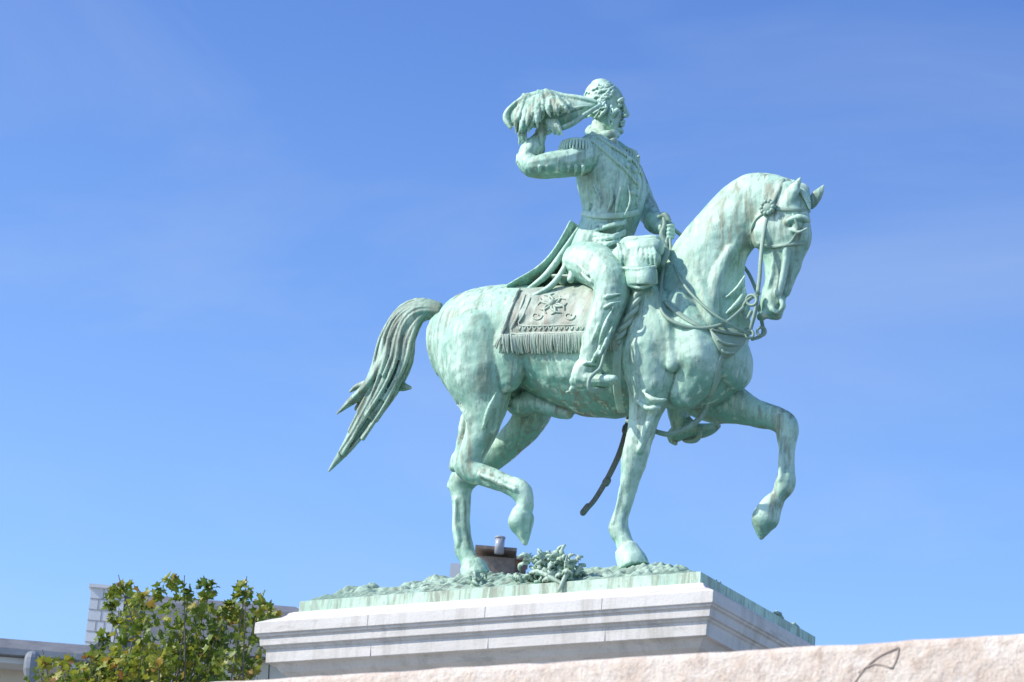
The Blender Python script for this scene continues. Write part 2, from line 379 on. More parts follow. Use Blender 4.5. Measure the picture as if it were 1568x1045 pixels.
# hair
Hh=M()
for i in range(120):
    t=random.uniform(0,1); x=random.uniform(896,942); y=random.uniform(126,172)
    if x>930 and y>150: continue
    if (x-924)**2/900+(y-156)**2/1050>1: continue
    p,n=surf(x,y,.004,RB,0); a=random.uniform(-.6,.6)+2.4
    q,n2=surf(x+8*math.cos(a),y-8*math.sin(a)*-1,.014,RB,0); r_,n3=surf(x+14*math.cos(a+.4),y+14*math.sin(a+.4),.003,RB,0)
    if np.linalg.norm(q-p)>.12 or np.linalg.norm(r_-q)>.12: continue
    Hh.tube3([[*p,.006],[*q,.014],[*r_,.004]],n=3,seg=6)
for i in range(16):
    x=934+random.uniform(-3,4); y=160+i*1.9; p,n=surf(x,y,.002,RB,0); q,_=surf(x+2,y+8,.01,RB,0); Hh.tube3([[*p,.005],[*((p+q)/2+n*.006),.010],[*q,.003]],n=2,seg=6)
C0=S(922,150,0)
for i in range(150):
    u=random.uniform(0,2*math.pi); v=random.uniform(.02,1.3); 
    def sp3(u,v): return C0+np.array([.152*math.cos(u)*math.sin(v)-.005,.140*math.sin(u)*math.sin(v),.146*math.cos(v)-.014])
    if math.cos(u)>.5 and v>.95: continue
    Hh.tube3([[*sp3(u,v),.006],[*(sp3(u+.2,v+.16)+.0),.0125],[*sp3(u-.05,v+.32),.010],[*sp3(u+.15,v+.42),.003]],n=3,seg=6)
hh=Hh.obj("rider_hair",BRZ_T,statue); remesh(hh,.0055,0,BRZ_R)
# epaulettes, sash, belt, medals
E=M()
for sgn in (-1,1):
    c=S(884,222,-.34) if sgn<0 else S(952,236,.33)
    E.ball(c,.14,.12,.035,rot=.15); 
    E.tube3([[*(c+np.array([.13*math.cos(a),.115*math.sin(a),-.0])),.018] for a in np.linspace(0,2*math.pi,15)],n=2,seg=6)
    for k in range(34):
        a=2*math.pi*k/34; p=c+np.array([.14*math.cos(a),.125*math.sin(a),-.012])
        E.tube3([[*p,.012],[*(p+np.array([.015*math.cos(a),.015*math.sin(a),-.04])),.012],[*(p+np.array([.015*math.cos(a),.015*math.sin(a),-.075])),.009]],n=2,seg=6)
def srope(px,r,tree,l,off=.01):
    P=[]
    for x,y in px:
        p,n=surf(x,y,off,tree,l); P.append([*p,r])
    return P
E.rope(srope([(905,217),(920,228),(940,245),(958,262),(972,280)],.012,RB,-.1,.012),.014)
E.rope(srope([(915,212),(935,225),(955,238),(972,252),(982,270)],.012,RB,-.1,.012),.014)
E.ribbon([surf(x,y,.006,RB,-.1) for x,y in [(893,326),(905,330),(925,332),(945,331),(965,328),(976,324)]],.05,.02)
for (x,y) in [(962,245),(970,262),(974,280),(968,296),(960,255)]:
    p,n=surf(x,y,.008,RB,-.1); E.ball(p,.028,.02,.028)
for k in range(7):
    p,n=surf(978-k*.5,240+k*12,.006,RB,0); E.ball(p,.013)
E.obj("epaulettes_and_cords",BRZ_R,statue)
# coat tail
Ct=M()
Ct.loft([(884,344,897,356,0,.20),(868,374,886,390,0,.23),(852,400,874,416,0,.26),(836,421,854,436,0,.29),(812,437,824,451,0,.29),(792,449,803,459,0,.27)],capk=.15)
for i in range(12):
    l=-.27+i*.049; Ct.tube([(886,348,l*.7,2),(868,378,l*.85,5),(850,405,l*1.0,6),(831,427,l*1.05,5.5),(798,451,l*.97,3)],n=3,seg=8)
Ct.tube([(897,350,-.2,5),(886,382,-.25,6),(880,405,-.29,6),(874,428,-.33,6)])
Ct.tube([(890,356,-.2,3),(874,388,-.26,5),(862,415,-.31,5),(842,440,-.36,5),(812,456,-.37,4)])
ct=Ct.obj("coat_tails",BRZ_R,statue); remesh(ct,.009,1,BRZ_R)
# hat
Ht=M()
Ht.loft([(918,156,920,161,-.36,.015),(903,156,907,168,-.38,.03),(884,153,890,181,-.42,.05),(862,150,869,192,-.45,.07),(838,149,843,197,-.47,.08),(812,152,814,196,-.48,.08),(788,162,792,196,-.49,.055),(776,172,779,191,-.49,.02)],ex=.9)
Ht.tube([(918,158,-.37,3),(890,151,-.42,4.5),(862,147,-.45,4.5),(835,142,-.47,5),(800,152,-.48,5),(776,174,-.49,3)])
Ht.tube([(790,158,-.54,4),(777,172,-.54,5),(775,184,-.54,5),(782,196,-.54,3)])
Ht.tube([(919,161,-.38,3),(896,176,-.47,4),(872,192,-.52,4.5),(848,200,-.54,4)])
Ht.tube([(905,162,-.43,1.5),(880,166,-.49,2.5),(858,176,-.53,2)])
hat=Ht.obj("bicorne_hat",BRZ_R,statue); remesh(hat,.0075,2,BRZ_R)
Fe=M()
Fe.ball(S(826,164,-.50),.15,.13,.10,rot=0); Fe.ball(S(806,178,-.50),.07,.11,.14); Fe.ball(S(842,166,-.5),.08,.12,.10)
for i in range(130):
    t=random.uniform(0,1); x=802+54*t+random.uniform(-5,5); y=142+3*math.sin(t*7)+abs(t-.4)*8
    sd=-1 if random.random()<.72 else 1
    l0=-.49; ln=(58-34*t)*random.uniform(.65,1.15); dr=(t-.5)*24+random.uniform(-6,5)
    o=sd*random.uniform(.12,.155)
    Fe.tube([(x+8*(0.4-t),y+random.uniform(-3,3),l0,2.5),(x+dr*.3,y+ln*.3,l0+o*.9,3.8),(x+dr*.75,y+ln*.7,l0+o*1.15,3.8),(x+dr+random.uniform(-5,5),y+ln,l0+o*1.0,.9)],n=3,seg=7)
for i in range(14):
    a=random.uniform(0,1)
    Fe.tube([(800+a*10,185,-.59,4),(795+a*8+random.uniform(-3,3),202,-.59,4.2),(797+a*8+random.uniform(-5,5),218+random.uniform(-7,5),-.57,1.)],n=3,seg=7)
for i in range(8):
    Fe.tube([(838+i*2,185,-.57,3.5),(842+i*2,195,-.57,3.5),(846+i*2+random.uniform(-4,4),206+random.uniform(-5,3),-.55,1.)],n=3,seg=7)
fe=Fe.obj("hat_plumes",BRZ,statue); remesh(fe,.006,0,BRZ)
Cu=M()
for k in range(16):
    a=2*math.pi*k/16; c=S(803,240,-.53); p=c+np.array([.06*math.cos(a),.06*math.sin(a),.0]); Cu.tube3([[*p,.012],[*(p+np.array([0,0,-.06])),.01]],n=2,seg=6)
Cu.obj("sleeve_cuff",BRZ,statue)
# ------------------------------------------------------------------ saddle and cloth
Sd=M()
Sd.loft([(866,424,868,452,0,.28),(885,428,888,456,0,.34),(925,425,928,460,0,.35),(960,405,966,450,0,.33),(990,385,1000,430,0,.26),(1004,382,1014,415,0,.18)])
Sd.tube([(862,430,-.26,8),(868,421,0,10),(876,428,.26,8)])
sd=Sd.obj("saddle",BRZ_C,statue); remesh(sd,.012,3,BRZ_C)
def grid_surf(tl,tr,bl,br,nu,nv,off,tree):
    m=M(); P=[]
    for j in range(nv+1):
        for i in range(nu+1):
            u=i/nu;v=j/nv
            q=(1-v)*((1-u)*np.array(tl)+u*np.array(tr))+v*((1-u)*np.array(bl)+u*np.array(br))
            p,n=surf(q[0],q[1],off+.008*math.sin(u*17+v*3)*v+.012*noise.noise(Vector((u*9,v*5,2))),tree); P.append((p,n))
    w=nu+1
    for p,n in P: m.V.append(tuple(p))
    for p,n in P: m.V.append(tuple(p-n*.05))
    N=len(P)
    for j in range(nv):
        for i in range(nu):
            a=j*w+i; m.F.append((a,a+1,a+w+1,a+w)); m.F.append((N+a,N+a+w,N+a+w+1,N+a+1))
    for i in range(nu):
        m.F.append((i,N+i,N+i+1,i+1)); a=nv*w+i; m.F.append((a,a+1,N+a+1,N+a))
    for j in range(nv):
        a=j*w; m.F.append((a,a+w,N+a+w,N+a)); a=j*w+nu; m.F.append((a,N+a,N+a+w,a+w))
    return m
g=grid_surf((797,447),(955,440),(771,519),(948,516),46,24,.035,HB)
def flerp(a,b,t): return (a[0]+(b[0]-a[0])*t,a[1]+(b[1]-a[1])*t)
for k in range(70):
    q=flerp((771,517),(948,514),k/69); p,n=surf(q[0],q[1],.045); e,_=surf(q[0]-1+random.uniform(-3,3),q[1]+24+random.uniform(-3,2),.026)
    g.tube3([[*p,.012],[*((p+e)/2+n*random.uniform(.002,.012)),.0105],[*e,.007]],n=2,seg=6)
for k in range(26):
    q=flerp((797,450),(771,520),k/25); p,n=surf(q[0],q[1],.045); e,_=surf(q[0]-9+random.uniform(-2,2),q[1]+15,.032)
    g.tube3([[*p,.012],[*((p+e)/2+n*.008),.011],[*e,.008]],n=2,seg=6)
cb=BVHTree.FromPolygons([Vector(v) for v in g.V],g.F)
def crib(px,w,th,off=.002): g.ribbon([surf(x,y,off,cb) for x,y in px],w,th)
crib([(804,452),(792,485),(783,510),(820,511),(870,510),(935,508)],.022,.010)
crib([(812,456),(802,482),(795,498),(830,499),(870,498),(935,496)],.014,.009)
for k in range(18):
    x=792+k*8; g.tube3([[*surf(x,501,.002,cb)[0],.006],[*surf(x+3,506,.004,cb)[0],.007],[*surf(x+6,501,.002,cb)[0],.006]],n=2,seg=6)
for a in range(12):
    th=a/12*2*math.pi; cx,cy=846,466
    P=[[*surf(cx+r*math.cos(th+tw),cy+.72*r*math.sin(th+tw),.004,cb)[0],rr] for r,tw,rr in ((3,0,.010),(10,.12,.013),(18,.3*(-1)**a,.011),(22,.6*(-1)**a,.005))]
    g.tube3(P,n=3,seg=7)
g.ball(surf(846,466,.01,cb)[0],.035,.03,.035)
for cx in (822,872):
    g.tube3([[*surf(cx+9*math.cos(t)*(1-t/9),484+7*math.sin(t)*(1-t/9),.003,cb)[0],.007] for t in np.linspace(0,6,12)],n=2,seg=6)
g.mirror(); g.obj("saddlecloth",BRZ_C,statue)
# holster + tassel rope
Ho=M()
Ho.tube([(962,384,-.30,20),(980,386,-.36,22),(1000,382,-.36,18)],fy=.9)
Ho.tube([(950,392,-.36,16),(972,400,-.42,18),(998,398,-.42,15)],fy=.8)
Ho.tube([(978,408,-.42,22),(980,418,-.42,25),(981,426,-.42,25)],fy=.8,seg=20)
Ho.tube([(981,428,-.42,16),(980,440,-.42,13),(978,450,-.42,10)],fy=.9)
for k in range(9):
    Ho.tube([(946+k*6.5,376+random.uniform(-4,4),-.40,2),(950+k*6.5+random.uniform(-3,3),390,-.475,4),(952+k*6.5,406,-.46,2)],n=3,seg=7)
Ho.tube([(945,382,-.38,3),(958,368,-.36,5),(980,366,-.38,5),(1004,364,-.36,4),(1014,374,-.3,3)])
Ho.tube([(955,411,-.48,3),(978,413,-.56,3.5),(1003,409,-.5,3)])
for k in range(26):
    x=957+k*1.9; a=(k-12.5)/13; l=-.42-.14*math.sqrt(max(0,1-a*a)); Ho.tube([(x,414,l,2.2),(x+.3*a,424,l-.005,2.6),(x+a,434,l,2)],n=2,seg=6)
Ho.tube([(962,437,-.5,2.5),(980,441,-.53,3),(997,436,-.48,2.5)])
ho=Ho.obj("holster",BRZ_R,statue); remesh(ho,.008,1,BRZ_R)
Hm=M(); Hm.V=[tuple(v.co) for v in ho.data.vertices]; Hm.F=[tuple(p.vertices) for p in ho.data.polygons]
Hm.V=[(v[0],2*Y0-v[1],v[2]) for v in Hm.V]; Hm.obj("holster_far",BRZ_R,statue)
Rp=M()
Rp.rope([[*S(977,448,-.46),1],[*surf(976,470,.03)[0],1],[*surf(962,500,.03)[0],1],[*surf(946,524,.03)[0],1]],.034)
Rp.obj("braided_cord",BRZ_T,statue)
# stirrup
Stp=M()
Stp.tube([(930,520,-.6,2.5),(922,555,-.62,2.5),(918,566,-.62,3)])
Stp.tube([(918,566,-.62,3),(903,580,-.68,3),(903,596,-.66,3.5),(915,598,-.56,4.5),(930,593,-.46,3.5),(928,576,-.48,3),(918,566,-.62,3)])
Stp.tube([(1055,640,.5,2.5),(1045,658,.62,3),(1048,674,.6,3.5),(1066,674,.5,4),(1072,660,.46,3),(1055,640,.5,2.5)])
Stp.tube([(868,601,-.54,2),(878,598,-.54,3)])
Stp.obj("stirrups",BRZ_D,statue)
# sabre
Sb=M()
Sb.tube([(985,545,.5,5.5),(966,630,.5,5.5),(953,682,.5,5.5),(936,722,.5,5.2),(913,762,.5,4.8),(898,780,.5,4.5)],fy=.5,seg=10,n=8)
Sb.tube([(900,776,.5,5.5),(893,785,.5,5.5)],fy=.7); Sb.tube([(959.5,655,.5,6.4),(958.3,660,.5,6.4)]); Sb.tube([(930,736,.5,6),(927.5,740,.5,6)])
Sb.tube([(985,545,.5,6),(995,510,.48,7),(1003,480,.46,6)])
Sb.obj("sabre_scabbard",BRZ_DK,statue)
# bridle, reins, breastplate
B=M()
def strap(px,w=.035,th=.02,off=.004,l=-.2): B.ribbon([surf(x,y,off,None,l) for x,y in px],w,th)
strap([(1200,276),(1190,298),(1179,322),(1170,355),(1165,395),(1163,425),(1160,450)],.03)
strap([(1180,318),(1200,322),(1222,322),(1238,324)],.03)
strap([(1160,372),(1180,378),(1205,376),(1232,372)],.028)
strap([(1215,330),(1222,350),(1215,366),(1206,376)],.022)
strap([(1179,322),(1160,335),(1152,352),(1150,380)],.022)
p,n=surf(1178,321,.015)
B.ball(p,.06,.04,.06)
for k in range(10):
    a=k*.628; B.ball(p+np.array([.052*math.cos(a),-.02,.052*math.sin(a)]),.022)
B.tube([(1162,450,-.12,3),(1152,455,-.13,3),(1140,466,-.14,3),(1137,480,-.14,3),(1144,488,-.14,3),(1150,478,-.13,3)])
B.tube([(1160,452,-.12,3),(1157,475,-.13,3.2),(1152,495,-.13,3),(1148,508,-.13,3)])
def rg(cx,cy,l,r,t): B.tube([(cx+r*math.cos(a),cy+r*math.sin(a),l,t) for a in np.linspace(0,2*math.pi,11)],n=2,seg=6)
rg(1151,460,-.14,8,2.5); rg(1148,512,-.13,6,2.2); rg(1166,508,.0,6.5,2.2)
for k in range(5): rg(1118+k*7,503+k*1.2+(k%2)*2,-.1+.02*k,5,1.7)
B.tube([(1162,470,.12,3),(1166,490,.12,3),(1168,512,.12,3),(1152,520,.05,2.5)])
def loopP(px,l,r): B.tube([(x,y,ll,r) for (x,y),ll in zip(px,l)],n=5,seg=8)
loopP([(1022,360),(1018,395),(1012,440),(1014,478),(1040,497),(1075,503),(1110,495),(1138,472)],[-.02,-.15,-.34,-.42,-.42,-.36,-.28,-.15],3.0)
loopP([(1026,362),(1030,400),(1050,440),(1085,475),(1118,497),(1146,512)],[-.02,-.18,-.33,-.36,-.3,-.14],2.2)
loopP([(1030,350),(1060,372),(1100,385),(1140,410),(1160,450)],[.06,.2,.28,.25,.14],2.8)
B.tube([(1016,328,-.02,3.5),(1018,345,-.04,4),(1014,360,-.05,5),(1022,378,-.05,4),(1026,398,-.1,2)])
B.tube([(1010,332,-.03,4),(1018,330,-.03,5),(1024,337,-.03,4)])
B.tube([(1012,375,-.2,8),(1020,388,-.26,6),(1014,404,-.3,5)])
strap([(1018,462),(1045,485),(1070,500),(1095,512)],.04)
strap([(1148,505),(1135,512),(1122,517)],.04)
strap([(1110,540),(1100,560),(1094,590),(1086,606)],.045)
B.tube([(1086,606,.0,4.5),(1078,632,.0,4.5),(1058,652,-.05,4.5),(1030,664,-.1,4),(1010,663,-.12,4),(960,645,-.1,3)],n=5)
def plate(px,off,th):
    P=[surf(x,y,off) for x,y in px]; c=sum(p for p,_ in P)/len(P); n=nrm(sum(q for _,q in P))
    b=len(B.V); k=len(P); B.V+= [tuple(p+n*th) for p,_ in P]+[tuple(p-n*th) for p,_ in P]+[tuple(c+n*th*2.2)]
    for i in range(k):
        j=(i+1)%k; B.F.append((b+i,b+j,b+2*k)); B.F.append((b+i,b+k+i,b+k+j,b+j))
    B.F.append(tuple(b+k+i for i in range(k))[::-1])
plate([(1082,505),(1100,502),(1120,505),(1142,512),(1135,530),(1120,545),(1108,550),(1098,535)],.02,.015)
for a,b in (((1086,510),(1138,515)),((1094,525),(1128,532)),((1100,538),(1120,542))):
    B.tube3([[*surf(*a,.045)[0],.010],[*surf((a[0]+b[0])/2,(a[1]+b[1])/2+3,.05)[0],.012],[*surf(*b,.045)[0],.010]],n=3,seg=6)
B.obj("bridle_and_reins",BRZ_D,statue)
B=M(); strap([(950,470),(948,520),(945,560),(946,600),(952,630)],.07); B.obj("girth_strap",BRZ_R,statue)
# ------------------------------------------------------------------ pedestal
ped=empty("statue_pedestal")
m,nt,b=newmat("pale_granite"); STONE=m
c=ramp(nt,nz(nt,1.6,6,.6,(1,1,2.5)),[(.3,(.64,.60,.54)),(.5,(.72,.68,.62)),(.7,(.78,.74,.68))])
c=mix(nt,ramp(nt,nz(nt,60,4,.7),[(.5,g3(0)),(.75,g3(.5))]),c,(.50,.47,.43))
c=mix(nt,ramp(nt,nz(nt,3,6,.7,(1.6,1.6,.2)),[(.50,g3(0)),(.70,g3(.6))]),c,(.42,.385,.32))
c=mix(nt,ramp(nt,nz(nt,1.2,6,.75,(1,1,5)),[(.56,g3(0)),(.64,g3(.45))]),c,(.38,.355,.31))
nt.links.new(c,b.inputs["Base Color"]); b.inputs["Roughness"].default_value=.8; bump(nt,b,nz(nt,40,5,.7),.4,.01)
P=M()
prof=[(0.10,.03),(.115,.06),(.135,.07),(.16,.10),(.185,.16),(.205,.20),(.215,.22),(.23,.25),(.325,.25),(.33,.235),(.345,.235),(.355,.215),(.42,.21),(.425,.19),(.44,.185),(.45,.17),(.555,.165),(.56,.12),(.58,.10),(.62,.07),(.65,.02),(.72,.0),(.73,-.06),(.95,-.06),(.955,-.03),(1.0,-.03),(1.005,-.10),(5.9,-.10),(5.92,-.05),(6.1,.05),(6.3,.15),(6.8,.15),(6.81,.4),(7.3,.4),(7.31,.8),(ZT,.8)]
def rect(o,z): return [np.array([s*(LL/2+o),t*(WW/2+o),z]) for s,t in((-1,-1),(1,-1),(1,1),(-1,1))]
P.rings([rect(o,ZT-d) for d,o in prof])
po=P.obj("stone_block",STONE,ped,smooth=False)
bv=po.modifiers.new("b","BEVEL"); bv.width=.005; bv.segments=2; bv.limit_method='ANGLE'
J=M()
for x in (-1.0,.1,1.15):
    J.box((x,-WW/2-.1665,ZT-.503),np.array([.002,0,0]),np.array([0,.003,0]),np.array([0,0,.05]))
    J.box((x,-WW/2-.2485,ZT-.278),np.array([.002,0,0]),np.array([0,.003,0]),np.array([0,0,.045]))
m2,nt2,b2=newmat("mortar"); b2.inputs["Roughness"].default_value=.9
nt2.links.new(ramp(nt2,nz(nt2,20),[(.3,(.26,.24,.22)),(.7,(.38,.36,.33))]),b2.inputs["Base Color"])
J.obj("mortar_joints",m2,ped,smooth=False)
BRZ_B=bronze("plinth_bronze",light=(.58,.76,.58),mid=(.40,.57,.43),brown=(.27,.28,.19),bias=0,pt=False)
Sl=M(); Sl.rings([rect(o,ZT-d) for d,o in ((.1,-.01),(.098,.0),(.004,.0),(0,-.006))])
Sl.obj("bronze_slab",BRZ_B,statue,smooth=False)
feet=[(S(971,868,-.25),),(S(728,884,.24),)]
def h0(x,y):
    d=min(x+LL/2,LL/2-x,y+WW/2,WW/2-y)-.03
    if d<0: return -.01
    k=min(1,d*5)
    return .40*(1-math.exp(-d/.6))*(.55+.45*min(1,max(0,(LL/2-x)/.6)))+k*(.05*noise.noise(Vector((x*3,y*3,1)))+.05*noise.noise(Vector((x*8,y*8,4)))+.028*noise.noise(Vector((x*22,y*22,9)))+.012*noise.noise(Vector((x*50,y*50,2))))
fz=[(f[0][0],f[0][1],f[0][2]-ZT) for f in feet]
def hg(x,y):
    h=h0(x,y)
    for fx,fy_,z in fz:
        h+=(z-h0(fx,fy_))*math.exp(-((x-fx)**2+(y-fy_)**2)/.25**2/2)
    return h
G=M(); nx,ny=330,190
for j in range(ny+1):
    for i in range(nx+1):
        x=-LL/2+.012+(LL-.024)*i/nx; y=-WW/2+.012+(WW-.024)*j/ny; G.V.append((x,y,ZT+max(-.01,hg(x,y)) if 0<i<nx and 0<j<ny else ZT-.02))
for j in range(ny):
    for i in range(nx):
        a=j*(nx+1)+i; G.F.append((a,a+1,a+nx+2,a+nx+1))
G.obj("bronze_ground",BRZ_T,statue)
Lf=M()
def leaf3(p,d,up,ln,w):
    d=nrm(d); sd=nrm(np.cross(d,up)); u=np.cross(sd,d); R_=[]
    for t in np.linspace(0,1,9):
        ww=w*math.sin(math.pi*min(1,.12+.86*t))*(1+.45*math.sin(t*22)); c=p+d*ln*t+u*(ln*.4*math.sin(t*2.8))
        R_.append([c+sd*ww,c+u*.012+sd*ww*.4,c+u*.02-sd*0,c+u*.012-sd*ww*.4,c-sd*ww,c-u*.008])
    Lf.rings(R_)
def cluster(px0,py0,sx,sy,n,y0,s0):
    for i in range(n):
        px=px0+max(-1.6,min(1.6,random.gauss(0,1)))*sx; py=py0+random.uniform(-1,1)*sy*(1-.4*abs(px-px0)/sx/1.6); p=onplane(px,py,-WW/2+y0+random.uniform(-.1,.14))
        a=random.uniform(0,6.28); leaf3(p,np.array([math.cos(a),math.sin(a)*.6,random.uniform(-.5,.9)]),np.array([random.uniform(-.5,.5),-.7,.5]),random.uniform(.06,.15)*s0,random.uniform(.016,.045)*s0)
cluster(846,875,22,25,100,.14,1.05)
cluster(735,892,8,6,14,.2,.6); cluster(800,892,10,5,14,.15,.6); cluster(890,886,8,5,10,.2,.6)
for i in range(26):
    px=random.uniform(812,882); p=onplane(px,random.uniform(866,900),-WW/2+random.uniform(.05,.2)); Lf.ball(p,random.uniform(.015,.035),None,random.uniform(.015,.035))
Lf.tube3([[*onplane(812,868,-WW/2+.1),.012],[*onplane(835,880,-WW/2+.02),.02],[*onplane(862,895,-WW/2-.0),.015]])
Lf.tube3([[*onplane(880,862,-WW/2+.1),.012],[*onplane(868,880,-WW/2+.02),.02],[*onplane(856,904,-WW/2-.03),.015]])
for (x,y,s) in [(1.80,.42,.7),(1.79,.75,.6),(1.8,-.62,.5)]:
    for i in range(7):
        a=random.uniform(0,6.28); leaf3(np.array([x,y+random.uniform(-.06,.06),ZT-.01]),np.array([math.cos(a)*.4+.3,math.sin(a),random.uniform(0,.4)]),np.array([.5,0,.8]),random.uniform(.05,.11)*s,random.uniform(.01,.025))
Lf.obj("bronze_foliage",BRZ_T,statue)
# ------------------------------------------------------------------ foreground wall
m,nt,b=newmat("pale_sandstone")
c=ramp(nt,nz(nt,5,6,.7),[(.3,(.56,.43,.33)),(.5,(.70,.58,.47)),(.68,(.78,.69,.58))])
c=mix(nt,ramp(nt,nz(nt,14,5,.7),[(.5,g3(0)),(.66,g3(.6))]),c,(.80,.73,.64))
c=mix(nt,ramp(nt,nz(nt,9,5,.75),[(.56,g3(0)),(.68,g3(.7))]),c,(.50,.37,.28))
c=mix(nt,ramp(nt,nz(nt,60,3,.7),[(.55,g3(0)),(.7,g3(.55))]),c,(.42,.33,.25))
nt.links.new(c,b.inputs["Base Color"]); b.inputs["Roughness"].default_value=.9; bump(nt,b,nz(nt,18,6,.7),.8,.025)
wl=empty("sandstone_wall")
Wm=M(); A=at(1568,967,10.0); wy=A[1]; zt=A[2]
nx=300
for i in range(nx+1):
    x=A[0]-16+20*i/nx
    e=.005*noise.noise(Vector((x*5,0,0)))+.003*noise.noise(Vector((x*20,0,3)))
    for (yy,zz) in ((0,0),(0,zt*.5),(0,zt-.3),(0.002,zt-.03+e),(.012,zt-.008+e),(.03,zt+e),(.37,zt+e),(.4,zt-.03),(.4,0)): Wm.V.append((x,wy+yy,zz))
k=9
for i in range(nx):
    for j in range(k): 
        a=i*k+j; b_=i*k+(j+1)%k; Wm.F.append((a,b_,b_+k,a+k))
Wm.F.append(tuple(range(k))); Wm.F.append(tuple(nx*k+j for j in range(k))[::-1])
Wm.obj("wall_body",m,wl)
mk,ntk,bk=newmat("charcoal_mark"); ntk.links.new(ramp(ntk,nz(ntk,30),[(.3,(.36,.28,.22)),(.7,(.52,.42,.34))]),bk.inputs["Base Color"]); bk.inputs["Roughness"].default_value=.95
Gm=M()
def wpt(px,py):
    p=onplane(px,py,wy); return p-np.array([0,.0,0])
for px in ([(1304,1052),(1324,1024),(1348,1004),(1376,992)],[(1376,992),(1374,1006),(1366,1024)],[(1314,1030),(1340,1017),(1366,1024)]):
    Gm.ribbon([(wpt(*q),np.array([0,-1.,0])) for q in px],.005,.002)
Gm.obj("chalk_marks",mk,wl)
# ------------------------------------------------------------------ ground
m,nt,b=newmat("paving"); nt.links.new(ramp(nt,nz(nt,3,6,.7),[(.3,(.16,.15,.14)),(.7,(.26,.25,.23))]),b.inputs["Base Color"]); b.inputs["Roughness"].default_value=.9
Gd=M(); Gd.V=[(-1500,-1500,0),(1500,-1500,0),(1500,1500,0),(-1500,1500,0)]; Gd.F=[(0,1,2,3)]; Gd.obj("ground",m,None,False)
# ------------------------------------------------------------------ buildings
def simple(name,c1,c2,sc=4,rough=.8,s=(1,1,1)):
    m,nt,b=newmat(name); nt.links.new(ramp(nt,nz(nt,sc,5,.65,s),[(.3,c1),(.7,c2)]),b.inputs["Base Color"]); b.inputs["Roughness"].default_value=rough; return m
SLATE=simple("slate",(.11,.115,.13),(.20,.205,.22),3)
CREAM=simple("cream_render",(.62,.55,.42),(.72,.66,.52),1.5)
WHITEB=simple("white_blocks",(.66,.66,.64),(.76,.76,.74),1.2)
ZINC=simple("zinc",(.18,.20,.22),(.28,.30,.32),3,.45)
BRK=simple("old_brick",(.16,.125,.10),(.30,.24,.18),8)
GLASS,ntg,bg=newmat("window_glass"); ntg.links.new(ramp(ntg,nz(ntg,1.3),[(.3,(.015,.02,.025)),(.7,(.04,.05,.06))]),bg.inputs["Base Color"]); bg.inputs["Roughness"].default_value=.08
def bx(m,px0,px1,pytop,D,zbot,depth):
    A=at(px0,pytop,D);B=at(px1,pytop,D); c=(A+B)/2; w=np.linalg.norm((B-A)[:2])/2; zt=A[2]*.5+B[2]*.5
    cc=np.array([c[0],c[1],(zt+zbot)/2])+Fh*depth/2
    m.box(cc,Rh*w,Fh*depth/2,Zv*(zt-zbot)/2); return zt,c,w
house=empty("townhouse")
m=M(); zt,c,w=bx(m,-160,118,1016,55,0,9); m.obj("walls",CREAM,house,False)
m=M()
e0=np.array([c[0],c[1],zt])
m.box(e0-Fh*.25-Zv*.03,Rh*(w+.2),Fh*.3,Zv*.05); 
m.obj("cornice",WHITEB,house,False)
m=M()
m.box(e0-Fh*.62+Zv*.09,Rh*(w+.3),Fh*.1,Zv*.055); 
for off in (-2.2,0):
    q=at(48,1022,54.3)+Rh*off; m.tube3([[*(q+Zv*.15),.14],[*(q-Zv*.05),.14],[*(q-Zv*.25),.07]],n=2); m.tube3([[*q,.06],[*(q+Rh*.05-Zv*.4),.06],[*(q+Rh*.0-Zv*1.2+Fh*.3),.06],[q[0]+Fh[0]*.3,q[1]+Fh[1]*.3,.1,.06]],n=2)
m.obj("gutter_and_downpipe",ZINC,house,False)
m=M(); r0=e0-Fh*.5+Zv*.15; bl=r0-Rh*(w+.25); br=r0+Rh*(w+.25); up=Fh*.5+Zv*.32; up2=up+Fh*4+Zv*.6
m.V=[tuple(v) for v in (bl,br,br+up,bl+up,br+up2,bl+up2,br+Fh*9,bl+Fh*9)]; m.F=[(0,1,2,3),(3,2,4,5),(5,4,6,7),(0,3,5,7),(1,6,4,2),(0,7,6,1)]
m.obj("roof",SLATE,house,False)
m=M();mf=M()
for px in range(-130,120,66):
    for row in range(3):
        p=at(px,1048,55); p=p-Zv*(row*3.3); m.box(p-Fh*.03-Zv*.3,Rh*.32,Fh*.02,Zv*.62)
        mf.box(p-Fh*.05-Zv*.3+Zv*.68,Rh*.42,Fh*.05,Zv*.06); mf.box(p-Fh*.05-Zv*.3-Zv*.68,Rh*.42,Fh*.06,Zv*.05)
        for s_ in(-1,0,1): mf.box(p-Fh*.05-Zv*.3+Rh*.36*s_,Rh*.04,Fh*.04,Zv*.62)
m.obj("windows",GLASS,house,False); mf.obj("window_frames",WHITEB,house,False)
gh=empty("gabled_house"); m=M(); D=58
zt,c,w=bx(m,112,196,1022,D,0,8); m.obj("walls",CREAM,gh,False)
m=M(); e0=np.array([c[0],c[1],zt])
ap=e0+Zv*.42
a=e0-Rh*(w+.1)-Fh*.2; b_=e0+Rh*(w+.1)-Fh*.2; t=ap-Fh*.2
m.V=[tuple(v) for v in (a,b_,t,a+Fh*8,b_+Fh*8,t+Fh*8)]; m.F=[(0,1,2),(3,5,4),(0,2,5,3),(1,4,5,2),(0,3,4,1)]
m.obj("roof",CREAM,gh,False)
m=M(); m.tube3([[*(a-Fh*.05),.05],[*(t-Fh*.05+Zv*.03),.05]],n=1,seg=6); m.tube3([[*(t-Fh*.05+Zv*.03),.05],[*(b_-Fh*.05),.05]],n=1,seg=6); m.obj("roof_trim",ZINC,gh,False)
ws=empty("white_chimney_stack"); D=62
